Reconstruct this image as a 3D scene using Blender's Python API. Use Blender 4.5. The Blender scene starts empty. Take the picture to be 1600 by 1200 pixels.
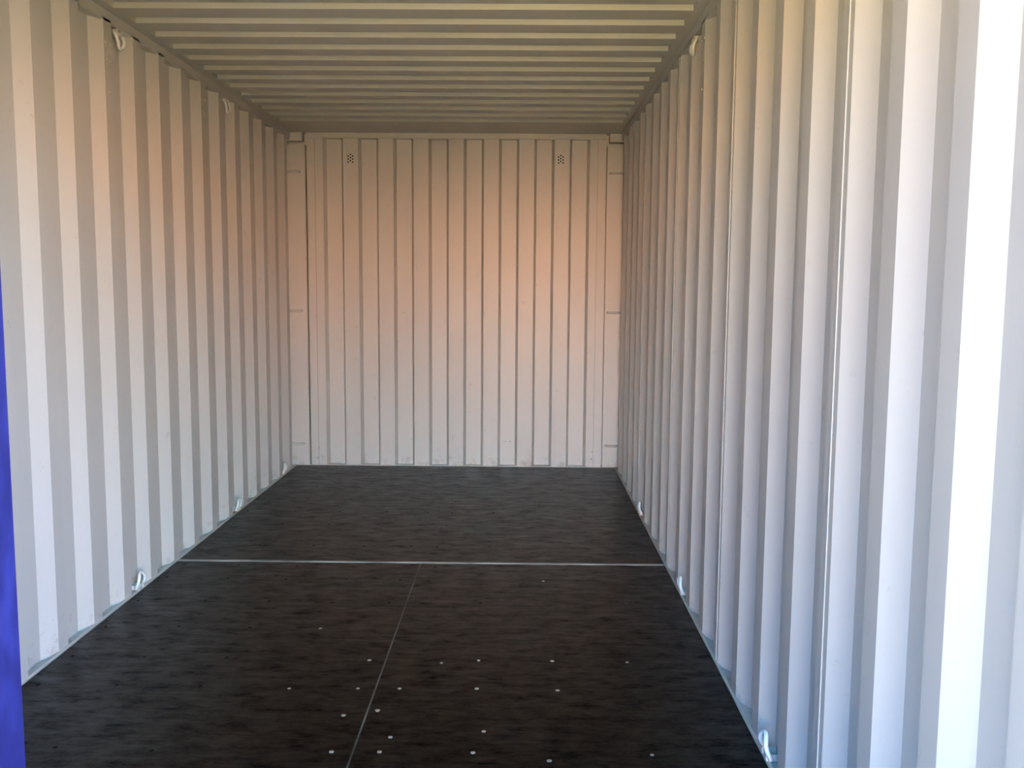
import bpy, bmesh, math, random
from mathutils import Vector, Matrix
random.seed(7)
S = bpy.context.scene
C = S.collection

# ---------------------------------------------------------------- camera
F_PX, PITCH, YAW, ROLL = 1452.86, 0.10565, -0.00896, 0.00713
cam_d = bpy.data.cameras.new('camera'); cam = bpy.data.objects.new('camera', cam_d); C.objects.link(cam)
cam_d.sensor_fit = 'HORIZONTAL'; cam_d.sensor_width = 36.0
cam_d.lens = F_PX / 1600.0 * 36.0
cam_d.clip_start = 0.02; cam_d.clip_end = 500
fw = Vector((math.sin(YAW)*math.cos(PITCH), math.cos(YAW)*math.cos(PITCH), -math.sin(PITCH)))
rt = Vector((math.cos(YAW), -math.sin(YAW), 0)); up = rt.cross(fw)
rr = rt*math.cos(ROLL) + up*math.sin(ROLL); uu = -rt*math.sin(ROLL) + up*math.cos(ROLL)
cam.matrix_world = Matrix(((rr.x, uu.x, -fw.x, 0.46938), (rr.y, uu.y, -fw.y, -0.83523), (rr.z, uu.z, -fw.z, 1.323), (0, 0, 0, 1)))
S.camera = cam

# ---------------------------------------------------------------- world, sun, exposure
W = bpy.data.worlds.new('sky'); S.world = W; W.use_nodes = True
nt = W.node_tree; bg = nt.nodes['Background']
# sky bands fitted to wall tones; front glow added to light the end wall
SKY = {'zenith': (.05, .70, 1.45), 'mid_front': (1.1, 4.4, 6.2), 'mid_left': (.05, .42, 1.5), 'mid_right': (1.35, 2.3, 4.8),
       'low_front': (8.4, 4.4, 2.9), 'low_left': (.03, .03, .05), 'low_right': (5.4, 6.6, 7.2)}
SUN_E, SUN_C = 6.6, (1, .94, .72)
def _n(t, **k):
    n = nt.nodes.new(t)
    for a, v in k.items(): setattr(n, a, v)
    return n
def _step(src, lo, hi):
    m = _n('ShaderNodeMapRange', interpolation_type='SMOOTHSTEP'); m.inputs['From Min'].default_value = lo; m.inputs['From Max'].default_value = hi
    nt.links.new(src, m.inputs[0]); return m.outputs[0]
def _mix(f, A, B):
    m = _n('ShaderNodeMix', data_type='RGBA'); nt.links.new(f, m.inputs['Factor'])
    for s_, v in (('A', A), ('B', B)):
        if isinstance(v, tuple): m.inputs[s_].default_value = (*v, 1)
        else: nt.links.new(v, m.inputs[s_])
    return m.outputs['Result']
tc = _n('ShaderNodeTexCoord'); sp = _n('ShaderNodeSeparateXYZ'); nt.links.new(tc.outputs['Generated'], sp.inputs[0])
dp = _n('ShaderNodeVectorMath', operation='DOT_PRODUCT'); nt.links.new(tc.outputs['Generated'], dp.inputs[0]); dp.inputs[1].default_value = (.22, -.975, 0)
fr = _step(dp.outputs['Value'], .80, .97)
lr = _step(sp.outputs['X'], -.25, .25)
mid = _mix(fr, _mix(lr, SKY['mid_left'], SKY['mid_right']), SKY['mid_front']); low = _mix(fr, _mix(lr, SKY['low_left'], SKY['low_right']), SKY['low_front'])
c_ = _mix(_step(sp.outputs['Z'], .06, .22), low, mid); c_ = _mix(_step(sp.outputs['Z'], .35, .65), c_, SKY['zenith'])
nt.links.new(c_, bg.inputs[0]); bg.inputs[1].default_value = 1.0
sun_d = bpy.data.lights.new('sun', 'SUN'); sun_d.energy = SUN_E; sun_d.angle = 0.009; sun_d.color = SUN_C
sun = bpy.data.objects.new('sun', sun_d); C.objects.link(sun)
sun.rotation_euler = Vector((.42, -.01, -.90)).to_track_quat('-Z', 'Y').to_euler()
S.view_settings.view_transform = 'Standard'; S.view_settings.look = 'None'
S.view_settings.gamma = 1; S.view_settings.use_curve_mapping = False
S.view_settings.exposure = 3.0
S.cycles.max_bounces = 16; S.cycles.diffuse_bounces = 12; S.cycles.glossy_bounces = 6
S.cycles.sample_clamp_indirect = 0

# ---------------------------------------------------------------- materials
def mat(name, col, rough=.5, metal=0, spec=.5):
    m = bpy.data.materials.new(name); m.use_nodes = True
    b = m.node_tree.nodes['Principled BSDF']
    b.inputs['Base Color'].default_value = (*col, 1); b.inputs['Roughness'].default_value = rough
    b.inputs['Metallic'].default_value = metal; b.inputs['Specular IOR Level'].default_value = spec
    return m
def noisy(m, c1, c2, scale=(1, 1, 1), nscale=4, detail=6, lo=.35, hi=.65, bump=0, rough=None, bdist=.01):
    t = m.node_tree; N = t.nodes; Lk = t.links; b = N['Principled BSDF']
    g = N.new('ShaderNodeNewGeometry'); mp = N.new('ShaderNodeMapping'); mp.inputs['Scale'].default_value = scale
    no = N.new('ShaderNodeTexNoise'); no.inputs['Scale'].default_value = nscale; no.inputs['Detail'].default_value = detail
    r = N.new('ShaderNodeValToRGB'); r.color_ramp.elements[0].position = lo; r.color_ramp.elements[1].position = hi
    r.color_ramp.elements[0].color = (*c1, 1); r.color_ramp.elements[1].color = (*c2, 1)
    Lk.new(g.outputs['Position'], mp.inputs[0]); Lk.new(mp.outputs[0], no.inputs['Vector'])
    Lk.new(no.outputs['Fac'], r.inputs[0]); Lk.new(r.outputs[0], b.inputs['Base Color'])
    if bump:
        bp = N.new('ShaderNodeBump'); bp.inputs['Strength'].default_value = bump; bp.inputs['Distance'].default_value = bdist
        Lk.new(no.outputs['Fac'], bp.inputs['Height']); Lk.new(bp.outputs[0], b.inputs['Normal'])
    if rough:
        q = N.new('ShaderNodeMapRange'); q.inputs['To Min'].default_value = rough[0]; q.inputs['To Max'].default_value = rough[1]
        q.inputs['From Min'].default_value = .3; q.inputs['From Max'].default_value = .7
        Lk.new(no.outputs['Fac'], q.inputs[0]); Lk.new(q.outputs[0], b.inputs['Roughness'])
    return r, no
PAINT = (.47, .46, .435)
def paint_material(name, dirt=True):
    m = mat(name, PAINT, .42, 0, .45)
    t = m.node_tree; N = t.nodes; Lk = t.links; b = N['Principled BSDF']
    r, no = noisy(m, tuple(c*.95 for c in PAINT), tuple(c*1.03 for c in PAINT), (1, 1, .25), 2.5, 5, .35, .65)
    # fine orange-peel bump
    n2 = N.new('ShaderNodeTexNoise'); n2.inputs['Scale'].default_value = 60; n2.inputs['Detail'].default_value = 2
    g = N.new('ShaderNodeNewGeometry'); Lk.new(g.outputs['Position'], n2.inputs['Vector'])
    bp = N.new('ShaderNodeBump'); bp.inputs['Strength'].default_value = .06; bp.inputs['Distance'].default_value = .002
    Lk.new(n2.outputs['Fac'], bp.inputs['Height']); Lk.new(bp.outputs[0], b.inputs['Normal'])
    if dirt:   # scattered brownish scuffs, thicker close to the floor
        sx = N.new('ShaderNodeSeparateXYZ'); Lk.new(g.outputs['Position'], sx.inputs[0])
        h = N.new('ShaderNodeMapRange'); h.inputs['From Min'].default_value = 0; h.inputs['From Max'].default_value = .16
        h.inputs['To Min'].default_value = .13; h.inputs['To Max'].default_value = 0
        Lk.new(sx.outputs['Z'], h.inputs[0])
        n3 = N.new('ShaderNodeTexNoise'); n3.inputs['Scale'].default_value = 14; n3.inputs['Detail'].default_value = 8; n3.inputs['Roughness'].default_value = .75
        Lk.new(g.outputs['Position'], n3.inputs['Vector'])
        ad = N.new('ShaderNodeMath'); ad.operation = 'ADD'; Lk.new(n3.outputs['Fac'], ad.inputs[0]); Lk.new(h.outputs[0], ad.inputs[1])
        th = N.new('ShaderNodeMapRange'); th.inputs['From Min'].default_value = .62; th.inputs['From Max'].default_value = .75
        th.inputs['To Max'].default_value = .45
        Lk.new(ad.outputs[0], th.inputs[0])
        mx = N.new('ShaderNodeMix'); mx.data_type = 'RGBA'; mx.inputs['B'].default_value = (.22, .18, .14, 1)
        Lk.new(th.outputs[0], mx.inputs['Factor']); Lk.new(r.outputs[0], mx.inputs['A']); Lk.new(mx.outputs['Result'], b.inputs['Base Color'])
    return m
M_PAINT = paint_material('light_grey_paint')
M_PAINT2 = paint_material('light_grey_paint_clean', False)
M_BEAD = mat('weld_bead_paint', (.44, .43, .41), .5)
M_SEAL = mat('joint_sealant', (.50, .47, .42), .6)
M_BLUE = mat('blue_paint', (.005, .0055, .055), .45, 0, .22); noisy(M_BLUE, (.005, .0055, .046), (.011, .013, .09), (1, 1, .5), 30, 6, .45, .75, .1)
M_RUBBER = mat('black_rubber', (.012, .012, .012), .7)
M_HOLE = mat('black_plastic', (.006, .006, .006), .8, 0, .1)
M_STEEL = mat('worn_steel_strip', (.34, .30, .26), .45, .3); noisy(M_STEEL, (.10, .09, .08), (.42, .38, .33), (1, 1, 1), 3, 6, .35, .55)
M_GRIME = mat('dark_grime', (.13, .10, .08), .7)
M_STRIP = mat('dull_brown_strip', (.16, .12, .10), .5, .2); noisy(M_STRIP, (.04, .03, .025), (.22, .17, .14), (1, 1, 1), 5, 4)
M_SCREW = mat('bright_screw', (.62, .58, .55), .35, .8)
M_SCREWD = mat('sunken_dark_screw', (.004, .003, .003), .7, 0, .1)
M_ZINC = mat('painted_ring', (.70, .70, .69), .3)
M_ROD = mat('galvanised_rod', (.45, .46, .47), .4, .8)
M_GROUND = mat('sunlit_sandy_ground', (.45, .26, .15), .9); noisy(M_GROUND, (.44, .27, .075), (.52, .32, .105), (1, 1, 1), 1.2, 8)
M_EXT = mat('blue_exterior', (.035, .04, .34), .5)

# plywood floor: almost black brown sheets with grain running across
M_FLOOR = mat('dark_plywood', (.012, .01, .009), .5)
def floor_mat():
    t = M_FLOOR.node_tree; N = t.nodes; Lk = t.links; b = N['Principled BSDF']
    g = N.new('ShaderNodeNewGeometry')
    def noise(scale, ns, det=8, ro=.6):
        mp = N.new('ShaderNodeMapping'); mp.inputs['Scale'].default_value = scale
        no = N.new('ShaderNodeTexNoise'); no.inputs['Scale'].default_value = ns; no.inputs['Detail'].default_value = det; no.inputs['Roughness'].default_value = ro
        Lk.new(g.outputs['Position'], mp.inputs[0]); Lk.new(mp.outputs[0], no.inputs['Vector']); return no
    a = noise((1.2, 7, 1), 4); c = noise((1, 1.6, 1), 5)
    mu = N.new('ShaderNodeMath'); mu.operation = 'MULTIPLY'; Lk.new(a.outputs['Fac'], mu.inputs[0]); Lk.new(c.outputs['Fac'], mu.inputs[1])
    r = N.new('ShaderNodeValToRGB'); e = r.color_ramp.elements
    e[0].position = .14; e[0].color = (.0004, .0002, .0002, 1); e[1].position = .42; e[1].color = (.0060, .0040, .0040, 1)
    m = e.new(.25); m.color = (.0008, .0003, .0003, 1)
    Lk.new(mu.outputs[0], r.inputs[0]); Lk.new(r.outputs[0], b.inputs['Base Color'])
    q = N.new('ShaderNodeMapRange'); q.inputs['From Min'].default_value = .15; q.inputs['From Max'].default_value = .4
    q.inputs['To Min'].default_value = .42; q.inputs['To Max'].default_value = .28
    Lk.new(mu.outputs[0], q.inputs[0]); Lk.new(q.outputs[0], b.inputs['Roughness'])
    bp = N.new('ShaderNodeBump'); bp.inputs['Strength'].default_value = .35; bp.inputs['Distance'].default_value = .004
    Lk.new(a.outputs['Fac'], bp.inputs['Height']); Lk.new(bp.outputs[0], b.inputs['Normal'])
    d = noise((1, 2.2, 1), 9, 10, .75); w = N.new('ShaderNodeMapRange'); w.inputs['From Min'].default_value = .36; w.inputs['From Max'].default_value = .60
    w.inputs['To Min'].default_value = .02; w.inputs['To Max'].default_value = .25
    Lk.new(d.outputs['Fac'], w.inputs[0]); Lk.new(w.outputs[0], b.inputs['Specular IOR Level'])
floor_mat()

# ---------------------------------------------------------------- mesh helpers
def obj(name, bm, m, parent=None, smooth=False):
    bmesh.ops.recalc_face_normals(bm, faces=bm.faces)
    me = bpy.data.meshes.new(name); bm.to_mesh(me); bm.free(); me.materials.append(m)
    if smooth:
        for p in me.polygons: p.use_smooth = True
    o = bpy.data.objects.new(name, me); C.objects.link(o)
    if parent: o.parent = parent
    return o
def box(bm, x0, x1, y0, y1, z0, z1, bev=0):
    v = [bm.verts.new((x, y, z)) for x in (x0, x1) for y in (y0, y1) for z in (z0, z1)]
    fs = [bm.faces.new([v[i] for i in q]) for q in ((0, 1, 3, 2), (4, 6, 7, 5), (0, 4, 5, 1), (2, 3, 7, 6), (0, 2, 6, 4), (1, 5, 7, 3))]
    if bev:
        es = list({e for f in fs for e in f.edges})
        bmesh.ops.bevel(bm, geom=es, offset=bev, segments=2, affect='EDGES', clamp_overlap=True)
def prism(bm, poly, to3, d0, d1):
    """closed 2-D outline extruded from d0 to d1; to3(a, b, d) -> xyz"""
    A = [bm.verts.new(to3(a, b, d0)) for a, b in poly]; B = [bm.verts.new(to3(a, b, d1)) for a, b in poly]
    n = len(poly)
    for i in range(n): bm.faces.new((A[i], A[(i+1) % n], B[(i+1) % n], B[i]))
    for ring in (A, B):
        f = bm.faces.new(ring)
    return
def sheet(bm, line, off, to3, d0, d1):
    """folded sheet: polyline `line` with thickness vector off, in quads, closed"""
    n = len(line); P = {}
    for k, (a, b) in enumerate(line):
        for s in (0, 1):
            for j, d in enumerate((d0, d1)): P[k, s, j] = bm.verts.new(to3(a + off[0]*s, b + off[1]*s, d))
    for k in range(n-1):
        for s in (0, 1): bm.faces.new((P[k, s, 0], P[k+1, s, 0], P[k+1, s, 1], P[k, s, 1]))
        for j in (0, 1): bm.faces.new((P[k, 0, j], P[k+1, 0, j], P[k+1, 1, j], P[k, 1, j]))
    for k in (0, n-1): bm.faces.new((P[k, 0, 0], P[k, 1, 0], P[k, 1, 1], P[k, 0, 1]))
def tube(bm, pts, r, seg=8, closed=False):
    pts = [Vector(p) for p in pts]; n = len(pts); rings = []
    ref = None
    for i, p in enumerate(pts):
        t = (pts[(i+1) % n] - pts[i-1]) if closed or 0 < i < n-1 else (pts[1]-pts[0] if i == 0 else pts[-1]-pts[-2])
        t.normalize()
        if ref is None: ref = Vector((0, 0, 1)) if abs(t.z) < .9 else Vector((1, 0, 0))
        u = t.cross(ref).normalized(); w = t.cross(u).normalized(); ref = -w if w.dot(ref) < 0 else w
        w2 = ref; u = t.cross(w2).normalized()
        rings.append([bm.verts.new(p + (u*math.cos(a)+w2*math.sin(a))*r) for a in [2*math.pi*k/seg for k in range(seg)]])
    m = n if closed else n-1
    for i in range(m):
        A, B = rings[i], rings[(i+1) % n]
        for k in range(seg): bm.faces.new((A[k], A[(k+1) % seg], B[(k+1) % seg], B[k]))
    if not closed:
        bm.faces.new(rings[0]); bm.faces.new(rings[-1])
def disc(bm, c, axis, r, h, seg=12, dome=.35):
    """flat-headed screw or rivet, axis = outward normal"""
    c = Vector(c); a = Vector(axis).normalized(); u = a.orthogonal().normalized(); w = a.cross(u)
    R = []
    for rad, hh in ((r, 0), (r, h*(1-dome)), (r*.75, h)):
        R.append([bm.verts.new(c + a*hh + (u*math.cos(t)+w*math.sin(t))*rad) for t in [2*math.pi*k/seg for k in range(seg)]])
    for i in range(2):
        for k in range(seg): bm.faces.new((R[i][k], R[i][(k+1) % seg], R[i+1][(k+1) % seg], R[i+1][k]))
    bm.faces.new(R[0]); bm.faces.new(R[-1])
def struct(o): o['kind'] = 'structure'; return o
def empty(name, loc):
    e = bpy.data.objects.new(name, None); C.objects.link(e); e.location = loc; e.empty_display_size = .1; return e
def tag(o, label, cat, group=None):
    o['label'] = label; o['category'] = cat
    if group: o['group'] = group
    return o

# ---------------------------------------------------------------- dimensions
L = 5.898; XI = 1.171; XO = 1.2066; TH = .004
ZR = 2.343          # underside of the top side rails
ZC = 2.390          # lowest plane of the roof
PITCHC = .278
L0, R0 = 2.2924, .5939      # where a door-facing slope starts on the left and on the right wall

# ---------------------------------------------------------------- side walls
def side_line(s, ph):
    k0 = int(math.floor(ph / PITCHC)) + 1
    y = ph - k0*PITCHC; pts = [(.10, XO)] if s < 0 else []
    line = []
    while y < L:
        line += [(y, XO), (y+.060, XI), (y+.130, XI), (y+.192, XO)]
        y += PITCHC
    y0 = .10 if s < 0 else .47
    out = [(yy, x) for yy, x in line if y0+.005 < yy < 5.86]
    # square off the ends on the outer plane
    while out and out[0][1] == XI: out.pop(0)
    while out and out[-1][1] == XI: out.pop()
    return [(y0, XO)] + out + [(5.884, XO)]
def cut_holes(o, spots, axis):
    bm = bmesh.new()
    for c in spots:
        a = Vector(axis); u = a.orthogonal().normalized(); w = a.cross(u); c = Vector(c); R = []
        for h in (-.02, .02):
            R.append([bm.verts.new(c + a*h + (u*math.cos(t)+w*math.sin(t))*.0058) for t in [2*math.pi*k/10 for k in range(10)]])
        for k in range(10): bm.faces.new((R[0][k], R[0][(k+1) % 10], R[1][(k+1) % 10], R[1][k]))
        bm.faces.new(R[0][::-1]); bm.faces.new(R[1])
    cut = obj('cutter', bm, M_PAINT)
    md = o.modifiers.new('b', 'BOOLEAN'); md.operation = 'DIFFERENCE'; md.object = cut; md.solver = 'EXACT'
    bpy.context.view_layer.update()
    dg = bpy.context.evaluated_depsgraph_get()
    me = bpy.data.meshes.new_from_object(o.evaluated_get(dg)); o.modifiers.clear()
    old = o.data; o.data = me; bpy.data.meshes.remove(old); me.name = o.name
    bpy.data.objects.remove(cut)
def pattern(c, u):
    """nine ventilation holes in three staggered columns"""
    c = Vector(c); u = Vector(u); out = []
    for du, dz in ((0, .021), (0, 0), (0, -.021), (-.016, .0105), (-.016, -.0105), (-.016, -.0315), (.016, .0105), (.016, -.0105), (.016, -.0315)):
        out.append(c + u*du + Vector((0, 0, dz+.005)))
    return out
walls = {}
for side, s, ph in (('left', -1, L0), ('right', 1, R0)):
    bm = bmesh.new()
    sheet(bm, side_line(s, ph), (0, TH), lambda a, b, d, s=s: (s*b, a, d), -.03, ZR+.012)
    walls[side] = struct(obj('wall_'+side, bm, M_PAINT))
walls['right']['label'] = 'corrugated steel side wall'
# flat closing plate between the first sheet and the rear post, right and left
bm = bmesh.new(); box(bm, XO-.012, XO+.006, -.02, .487, -.03, ZR+.01, .001); struct(obj('trim_1', bm, M_PAINT))

# end wall
def end_line():
    line = [(-1.062, L)]
    x = -.939; up_ = .018
    for k in range(8):
        a = x + k*.2508
        line += [(a-.009, L), (a+.009, L+.045), (a+.1254-.009, L+.045), (a+.1254+.009, L)]
    line.append((1.062, L)); return line
bm = bmesh.new(); sheet(bm, end_line(), (0, TH), lambda a, b, d: (a, b, d), -.03, 2.36)
walls['back'] = struct(obj('wall_back', bm, M_PAINT))

# vents: holes punched into the sheets, boxes behind, rivets
VENTS = {
 'back': [((-.752, L, 2.214), (1, 0, 0), 'small perforated vent in the pinkish end wall, nearer its left corner post'),
          ((.744, L, 2.216), (1, 0, 0), 'small perforated vent in the pinkish end wall, nearer its right corner post')],
 'left': [((-XI, 2.944, 2.206), (0, 1, 0), 'perforated vent in the left side wall, the one nearest the doors'),
          ((-XI, 4.054, 2.206), (0, 1, 0), 'perforated vent in the left side wall, farther in towards the end wall')],
 'right': [((XI, 2.914, 2.226), (0, 1, 0), 'perforated vent in the right side wall, below a lashing ring on the rail')]}
NRM = {'back': (0, -1, 0), 'left': (1, 0, 0), 'right': (-1, 0, 0)}
for w, vs in VENTS.items():
    n = Vector(NRM[w]); spots = []
    for c, u, lab in vs: spots += pattern(c, u)
    cut_holes(walls[w], spots, n)
    for c, u, lab in vs:
        c = Vector(c); u = Vector(u)
        e = tag(empty('ventilator', c), lab, 'vent', 'perforated vents near the roof')
        bm = bmesh.new(); b0 = -n*(TH+.001); b1 = -n*(TH+.031)
        cs = [u*su*.032 + Vector((0, 0, sz)) + b for su in (-1, 1) for sz in (-.045, .045) for b in (b0, b1)]
        lo = [min(p[i] for p in cs) for i in range(3)]; hi = [max(p[i] for p in cs) for i in range(3)]
        box(bm, lo[0], hi[0], lo[1], hi[1], lo[2], hi[2]); obj('vent_box', bm, M_HOLE, e)
        for du, dz in ((-.024, .056), (.024, .056), (.0, -.135)):
            bm = bmesh.new(); disc(bm, u*du + Vector((0, 0, dz)), n, .0065, .004)
            obj('rivet', bm, M_SEAL, e)

# weld beads where the wall sheets overlap: part of the walls
for side, s, ys in (('right', 1, (1.240, 2.346, 3.458, 4.570)),):
    for y in ys:
        bm = bmesh.new(); box(bm, *(sorted((s*(XI-.0022), s*(XI+.001)))), y-.0026, y+.0026, .004, ZR, .0009)
        obj('weld_bead', bm, M_BEAD, walls[side])

for x in (-1.010, 1.004):
    bm = bmesh.new(); box(bm, x-.002, x+.002, L-.0018, L+.001, .004, 2.352, .0007); obj('weld_bead', bm, M_PAINT, walls['back'])
    bm = bmesh.new(); box(bm, x+.0025, x+.0040, L-.0006, L+.001, .004, 2.352, 0); obj('seam_line', bm, M_GRIME, walls['back'])
def chip(wall, c, n, w, h, seed):
    rnd = random.Random(seed); bm = bmesh.new(); c = Vector(c); n = Vector(n); u = n.cross(Vector((0, 0, 1)))
    A = []; B = []
    for k in range(9):
        a = 2*math.pi*k/9; r = rnd.uniform(.6, 1.1); p = c + u*math.cos(a)*w*r + Vector((0, 0, math.sin(a)*h*r))
        A.append(bm.verts.new(p - n*.0004)); B.append(bm.verts.new(p + n*.0005))
    for k in range(9): bm.faces.new((A[k], A[(k+1) % 9], B[(k+1) % 9], B[k]))
    bm.faces.new(A); bm.faces.new(B); obj('paint_chip', bm, M_GRIME, wall)
chip(walls['back'], (0.3975, 5.9425, 0.1767), (0, -1, 0), 0.006, 0.004, 1)
chip(walls['back'], (0.3645, 5.9425, 0.1764), (0, -1, 0), 0.005, 0.003, 2)
chip(walls['back'], (-0.0527, 5.8980, 0.1803), (0, -1, 0), 0.003, 0.003, 3)
chip(walls['back'], (0.9954, 5.8980, 0.0611), (0, -1, 0), 0.004, 0.01, 4)
chip(walls['back'], (0.9993, 5.8980, 0.1135), (0, -1, 0), 0.003, 0.006, 5)
chip(walls['back'], (-1.0141, 5.8980, 0.0527), (0, -1, 0), 0.003, 0.012, 6)
chip(walls['back'], (-1.0036, 5.8980, 0.1244), (0, -1, 0), 0.002, 0.01, 7)
# ---------------------------------------------------------------- rails
t_n = 2
def trim(x0, x1, y0, y1, z0, z1, m=M_PAINT, bev=.002):
    global t_n
    bm = bmesh.new(); box(bm, x0, x1, y0, y1, z0, z1, bev); o = struct(obj('trim_%d' % t_n, bm, m)); t_n += 1; return o
for s in (-1, 1):
    a, b = sorted((s*XI, s*1.235)); trim(a, b, .0, 5.87, ZR, ZC+.002, M_PAINT2, .003)          # top side rail
    a, b = sorted((s*1.166, s*1.235)); trim(a, b, .0, 5.90, -.14, .000, M_PAINT, .001)         # bottom side rail, its flange beside the floor
    a, b = sorted((s*1.1655, s*1.176)); trim(a, b, .0, 5.88, -.0005, .009, M_SEAL, .003)        # bead of sealant along the floor
trim(-1.066, 1.066, L-.012, L+.06, 2.353, ZC+.02, M_PAINT, .003)                                 # end header
trim(-1.165, 1.165, L-.014, L+.07, -.14, .004, M_PAINT, .001)                                    # end sill
trim(-1.235, 1.235, -.08, .06, 2.29, 2.50, M_EXT)                                                # door header outside the view
trim(-1.235, 1.235, -.08, .0, -.16, -.004, M_EXT)                                                # threshold
# outer skins of the rear door posts
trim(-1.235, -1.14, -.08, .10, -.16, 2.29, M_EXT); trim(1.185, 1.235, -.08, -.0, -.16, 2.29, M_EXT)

# ---------------------------------------------------------------- roof
def roof_line():
    line = [(.06, ZC)]
    ks = [4.167 + .209*(k-6) for k in range(-13, 13)]
    for y in ks:
        a = y - .004
        if a - .118 < .08: continue
        line += [(a-.118+.013, ZC), (a-.091, ZC+.02), (a, ZC+.02), (a+.008, ZC)]
    line.append((L+.05, ZC)); return line
bm = bmesh.new(); sheet(bm, roof_line(), (0, .004), lambda a, b, d: (d, a, b), -1.13, 1.13)
struct(obj('ceiling', bm, M_PAINT2))
for s in (-1, 1):
    a, b = sorted((s*1.13, s*1.235)); trim(a, b, .06, 5.95, ZC, ZC+.03, M_PAINT2, 0)

# ---------------------------------------------------------------- floor
bm = bmesh.new()
SEAM = 3.500
for x0, x1, y0, y1 in ((-1.165, -.0014, .0, SEAM-.014), (.0036, 1.165, .0, SEAM-.014), (-1.165, 1.165, SEAM+.014, L-.015)):
    box(bm, x0, x1, y0, y1, -.03, 0, .001)
floor = struct(obj('floor', bm, M_FLOOR))
bm = bmesh.new(); box(bm, -1.165, 1.165, 0, L, -.05, -.031); obj('subfloor', bm, M_RUBBER, floor)
bm = bmesh.new(); box(bm, -1.163, 1.163, SEAM-.0115, SEAM+.0115, -.03, .0015, .001); obj('joint_strip', bm, M_STEEL, floor)['label'] = 'light worn steel strip across the floor'
bm = bmesh.new()
box(bm, -.0012, .0004, .0, SEAM-.014, -.03, .0012); box(bm, .0018, .0034, .0, SEAM-.014, -.03, .0012)
obj('centre_joint', bm, M_STRIP, floor)
# thin joints between the sheets in the far half
scr = {}
for key, m in (('bright', M_SCREW), ('dark', M_SCREWD)):
    bm = bmesh.new(); disc(bm, (0, 0, 0), (0, 0, 1), .0066, .0012 if key == 'bright' else .0008, 10, .3)
    scr[key] = obj('screw', bm, m, floor); scr[key]['label'] = ('shiny' if key == 'bright' else 'dark') + ' floor screw'
BR = {(.58, 3.235), (-.295, 2.630), (-.057, 2.330), (.20, 2.312), (.33, 2.338), (.59, 2.339), (-.057, 2.097), (.08, 2.100), (.334, 2.106), (.60, 2.099),
      (-.068, 1.905), (.032, 1.941), (.096, 1.769), (-.059, 1.679), (.077, 1.682), (.343, 1.684), (.559, 1.643), (.852, 1.682), (.855, 2.335), (.369, 1.811), (-.282, 2.091)}
DK = set()
for y in (3.775, 4.195, 4.485, 4.805, 5.155, 5.50, 5.78):
    for x in (-1.12, -.85, -.575, -.308, -.068, .064, .32, .574, .85, 1.12): DK.add((x + random.uniform(-.012, .012), y + random.uniform(-.010, .010)))
for y in (2.93, 3.23, 3.43):
    for x in (-1.12, -.85, -.575, -.30, -.066, .066, .32, .58, .85): 
        if not (y == 3.23 and x == .58): DK.add((x + random.uniform(-.01, .01), y + random.uniform(-.008, .008)))
for y in (2.63, 2.335, 2.10, 1.68):
    for x in (-1.12, -.85, -.575): DK.add((x + random.uniform(-.01, .01), y + random.uniform(-.008, .008)))
used = set()
for S_, key in ((sorted(BR), 'bright'), (sorted(DK), 'dark')):
    for x, y in S_:
        if len(used) >= 100: break
        o = scr[key] if key not in used else scr[key].copy()
        if key in used: C.objects.link(o); o.parent = floor
        used.add(key); used.add((x, y))
        o.location = (x, y, 0); f = random.uniform(.85, 1.15); o.scale = (f, f, 1)

# ---------------------------------------------------------------- corner posts at the end wall
def post(s, lab):
    e = tag(empty('corner_post', (s*1.13, 5.87, 0)), lab, 'post')
    def B(name, x0, x1, y0, y1, z0, z1, bev=.002, m=M_PAINT):
        bm = bmesh.new(); a, b = sorted((s*x0-s*1.13, s*x1-s*1.13)); box(bm, a, b, y0-5.87, y1-5.87, z0, z1, bev); return obj(name, bm, m, e)
    B('post_face', 1.073, 1.2066, 5.886, 5.94, .004, 2.308, .003)
    B('post_web', 1.045, 1.235, 5.945, 5.965, -.03, 2.39, 0)
    B('post_return', 1.045, 1.062, 5.9035, 5.9445, -.03, 2.352, 0)
    B('post_flange', 1.200, 1.235, 5.884, 6.0, -.1, 2.39, .001)
    B('corner_block', 1.088, 1.2066, 5.862, 5.94, 2.330, 2.389, .004)
    return e
post(-1, 'steel corner post at the left end of the end wall')
post(1, 'steel corner post at the right end of the end wall')
# lashing bars: short rods welded across the inside of the posts
first = None
for s, sd, xa, xb in ((-1, 'left', -1.192, -1.112), (1, 'right', 1.092, 1.186)):
    for z, w in ((2.118, 'topmost'), (1.131, 'middle'), (.160, 'lowest')):
        bm = bmesh.new(); h = (xb-xa)/2
        tube(bm, [(-h, .010, 0), (-h+.006, -.003, 0), (-h+.016, -.008, 0), (h-.016, -.008, 0), (h-.006, -.003, 0), (h, .010, 0)], .0085, 8)
        o = obj('lashing_bar', bm, M_PAINT, None, True); o.location = ((xa+xb)/2, 5.880, z)
        tag(o, '%s of three short lashing bars on the %s corner post' % (w, sd), 'lashing bar', 'lashing bars on the corner posts')

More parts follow.
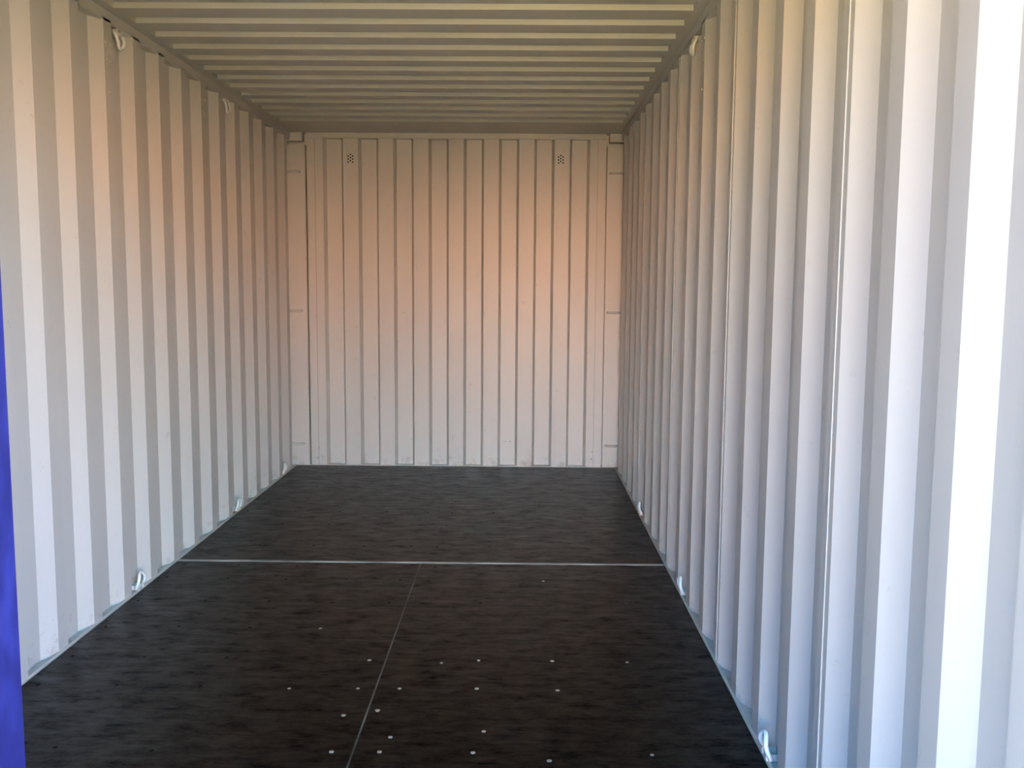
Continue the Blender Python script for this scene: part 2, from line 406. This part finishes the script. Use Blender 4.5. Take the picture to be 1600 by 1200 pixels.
# ---------------------------------------------------------------- lashing rings
def ring_parts(e, up_):
    """D-shaped ring leaning out of the corrugation recess; x axis = out of wall, y along wall; up_=1 on the floor rail, -1 on the roof rail"""
    def arc(t):
        a = math.pi*t
        return (.034*math.cos(a), .062*math.sin(a)**.8)
    pts = []
    for k in range(13):
        y, h = arc(k/12)
        pts.append((.012 + .014*math.sin(math.pi*min(1, h/.062)*.8), y, up_*(.014 + h)))
    bm = bmesh.new(); tube(bm, pts, .0068, 8); tube(bm, [pts[0], pts[-1]], .0068, 8)
    obj('ring', bm, M_ZINC, e, True)
    for y in (-.022, .022):      # the pair of welded lugs that hold the ring
        bm = bmesh.new(); z0, z1 = sorted((up_*.004, up_*.023)); box(bm, -.018, .024, y-.004, y+.004, z0, z1, .0015)
        obj('lug', bm, M_PAINT, e)
RINGS = [(-1, 1, 3.062, 'lashing ring low on the left wall, nearest the blue door'),
         (-1, 1, 4.466, 'lashing ring low on the left wall, middle one of three'),
         (-1, 1, 5.535, 'lashing ring low on the left wall, in the corner by the end wall'),
         (-1, -1, 3.045, 'lashing ring under the left roof rail, above the nearest perforated vent'),
         (-1, -1, 4.430, 'lashing ring under the left roof rail, farther in'),
         (1, 1, 1.668, 'large lashing ring low on the right wall, closest to the doors'),
         (1, 1, 3.066, 'lashing ring low on the right wall, just before the steel floor strip'),
         (1, 1, 4.455, 'lashing ring low on the right wall, deep inside'),
         (1, -1, 3.100, 'lashing ring under the right roof rail, above the perforated vent')]
protos = {}
for s, u, y, lab in RINGS:
    z = .002 if u > 0 else ZR-.001
    if u not in protos:
        e = empty('lashing_ring', (0, 0, 0)); ring_parts(e, u); protos[u] = e
    else:
        src = protos[u]; e = src.copy(); C.objects.link(e)
        for ch in src.children:
            c = ch.copy(); C.objects.link(c); c.parent = e
    e.location = (s*1.187, y, z); e.rotation_euler = (0, 0, 0 if s < 0 else math.pi)
    tag(e, lab, 'lashing ring', 'lashing rings along the rails')

# ---------------------------------------------------------------- closed left door leaf (its blue free edge is seen)
door = struct(empty('door_1', (-.58, -.03, .0)))
def D(name, x0, x1, y0, y1, z0, z1, m=M_BLUE, bev=.004):
    bm = bmesh.new(); box(bm, x0+.58, x1+.58, y0+.03, y1+.03, z0, z1, bev); return obj(name, bm, m, door)
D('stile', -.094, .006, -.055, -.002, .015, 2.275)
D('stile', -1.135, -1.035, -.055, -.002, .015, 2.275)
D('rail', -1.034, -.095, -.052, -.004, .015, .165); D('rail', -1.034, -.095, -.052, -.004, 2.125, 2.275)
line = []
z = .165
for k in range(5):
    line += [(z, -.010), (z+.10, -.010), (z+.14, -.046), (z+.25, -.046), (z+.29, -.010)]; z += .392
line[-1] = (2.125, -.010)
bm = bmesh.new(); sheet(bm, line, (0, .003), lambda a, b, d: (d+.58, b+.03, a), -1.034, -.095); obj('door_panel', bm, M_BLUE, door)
D('door_lining', -1.034, -.095, -.0085, -.0045, .165, 2.125, M_PAINT2, 0)
for xr in (-.30, -.86):
    bm = bmesh.new(); tube(bm, [(xr+.58, -.085+.03, .0), (xr+.58, -.085+.03, 2.27)], .017, 12); rod = obj('lock_rod', bm, M_ROD, door, True)
    for zz in (.09, .75, 1.6, 2.2):
        bm = bmesh.new(); box(bm, xr+.58-.035, xr+.58+.035, -.106+.03, -.0555+.03, zz-.03, zz+.03, .006); obj('rod_bracket', bm, M_ROD, rod)
    bm = bmesh.new(); box(bm, xr+.58, xr+.58+.42*(1 if xr < -.5 else -1)*1 if xr < -.5 else xr+.58+.001, -.125+.03, -.110+.03, 1.05, 1.085, .004) if xr < -.5 else box(bm, xr+.58-.001, xr+.58+.25, -.125+.03, -.110+.03, 1.05, 1.085, .004)
    obj('handle', bm, M_ROD, rod)
for zz in (.25, .95, 1.55, 2.1):
    bm = bmesh.new(); box(bm, -1.16+.58, -1.115+.58, -.085+.03, -.0555+.03, zz-.05, zz+.05, .004); obj('hinge', bm, M_BLUE, door)

# ---------------------------------------------------------------- sunlit yard in front of the container
bm = bmesh.new(); n = 24; v = []
for i in range(n+1):
    for j in range(n+1):
        x = -60+120*i/n; y = -60+120*j/n; v.append(bm.verts.new((x, y, -.17 + random.uniform(-.01, .0))))
for i in range(n):
    for j in range(n): bm.faces.new((v[i*(n+1)+j], v[(i+1)*(n+1)+j], v[(i+1)*(n+1)+j+1], v[i*(n+1)+j+1]))
struct(obj('ground', bm, M_GROUND))
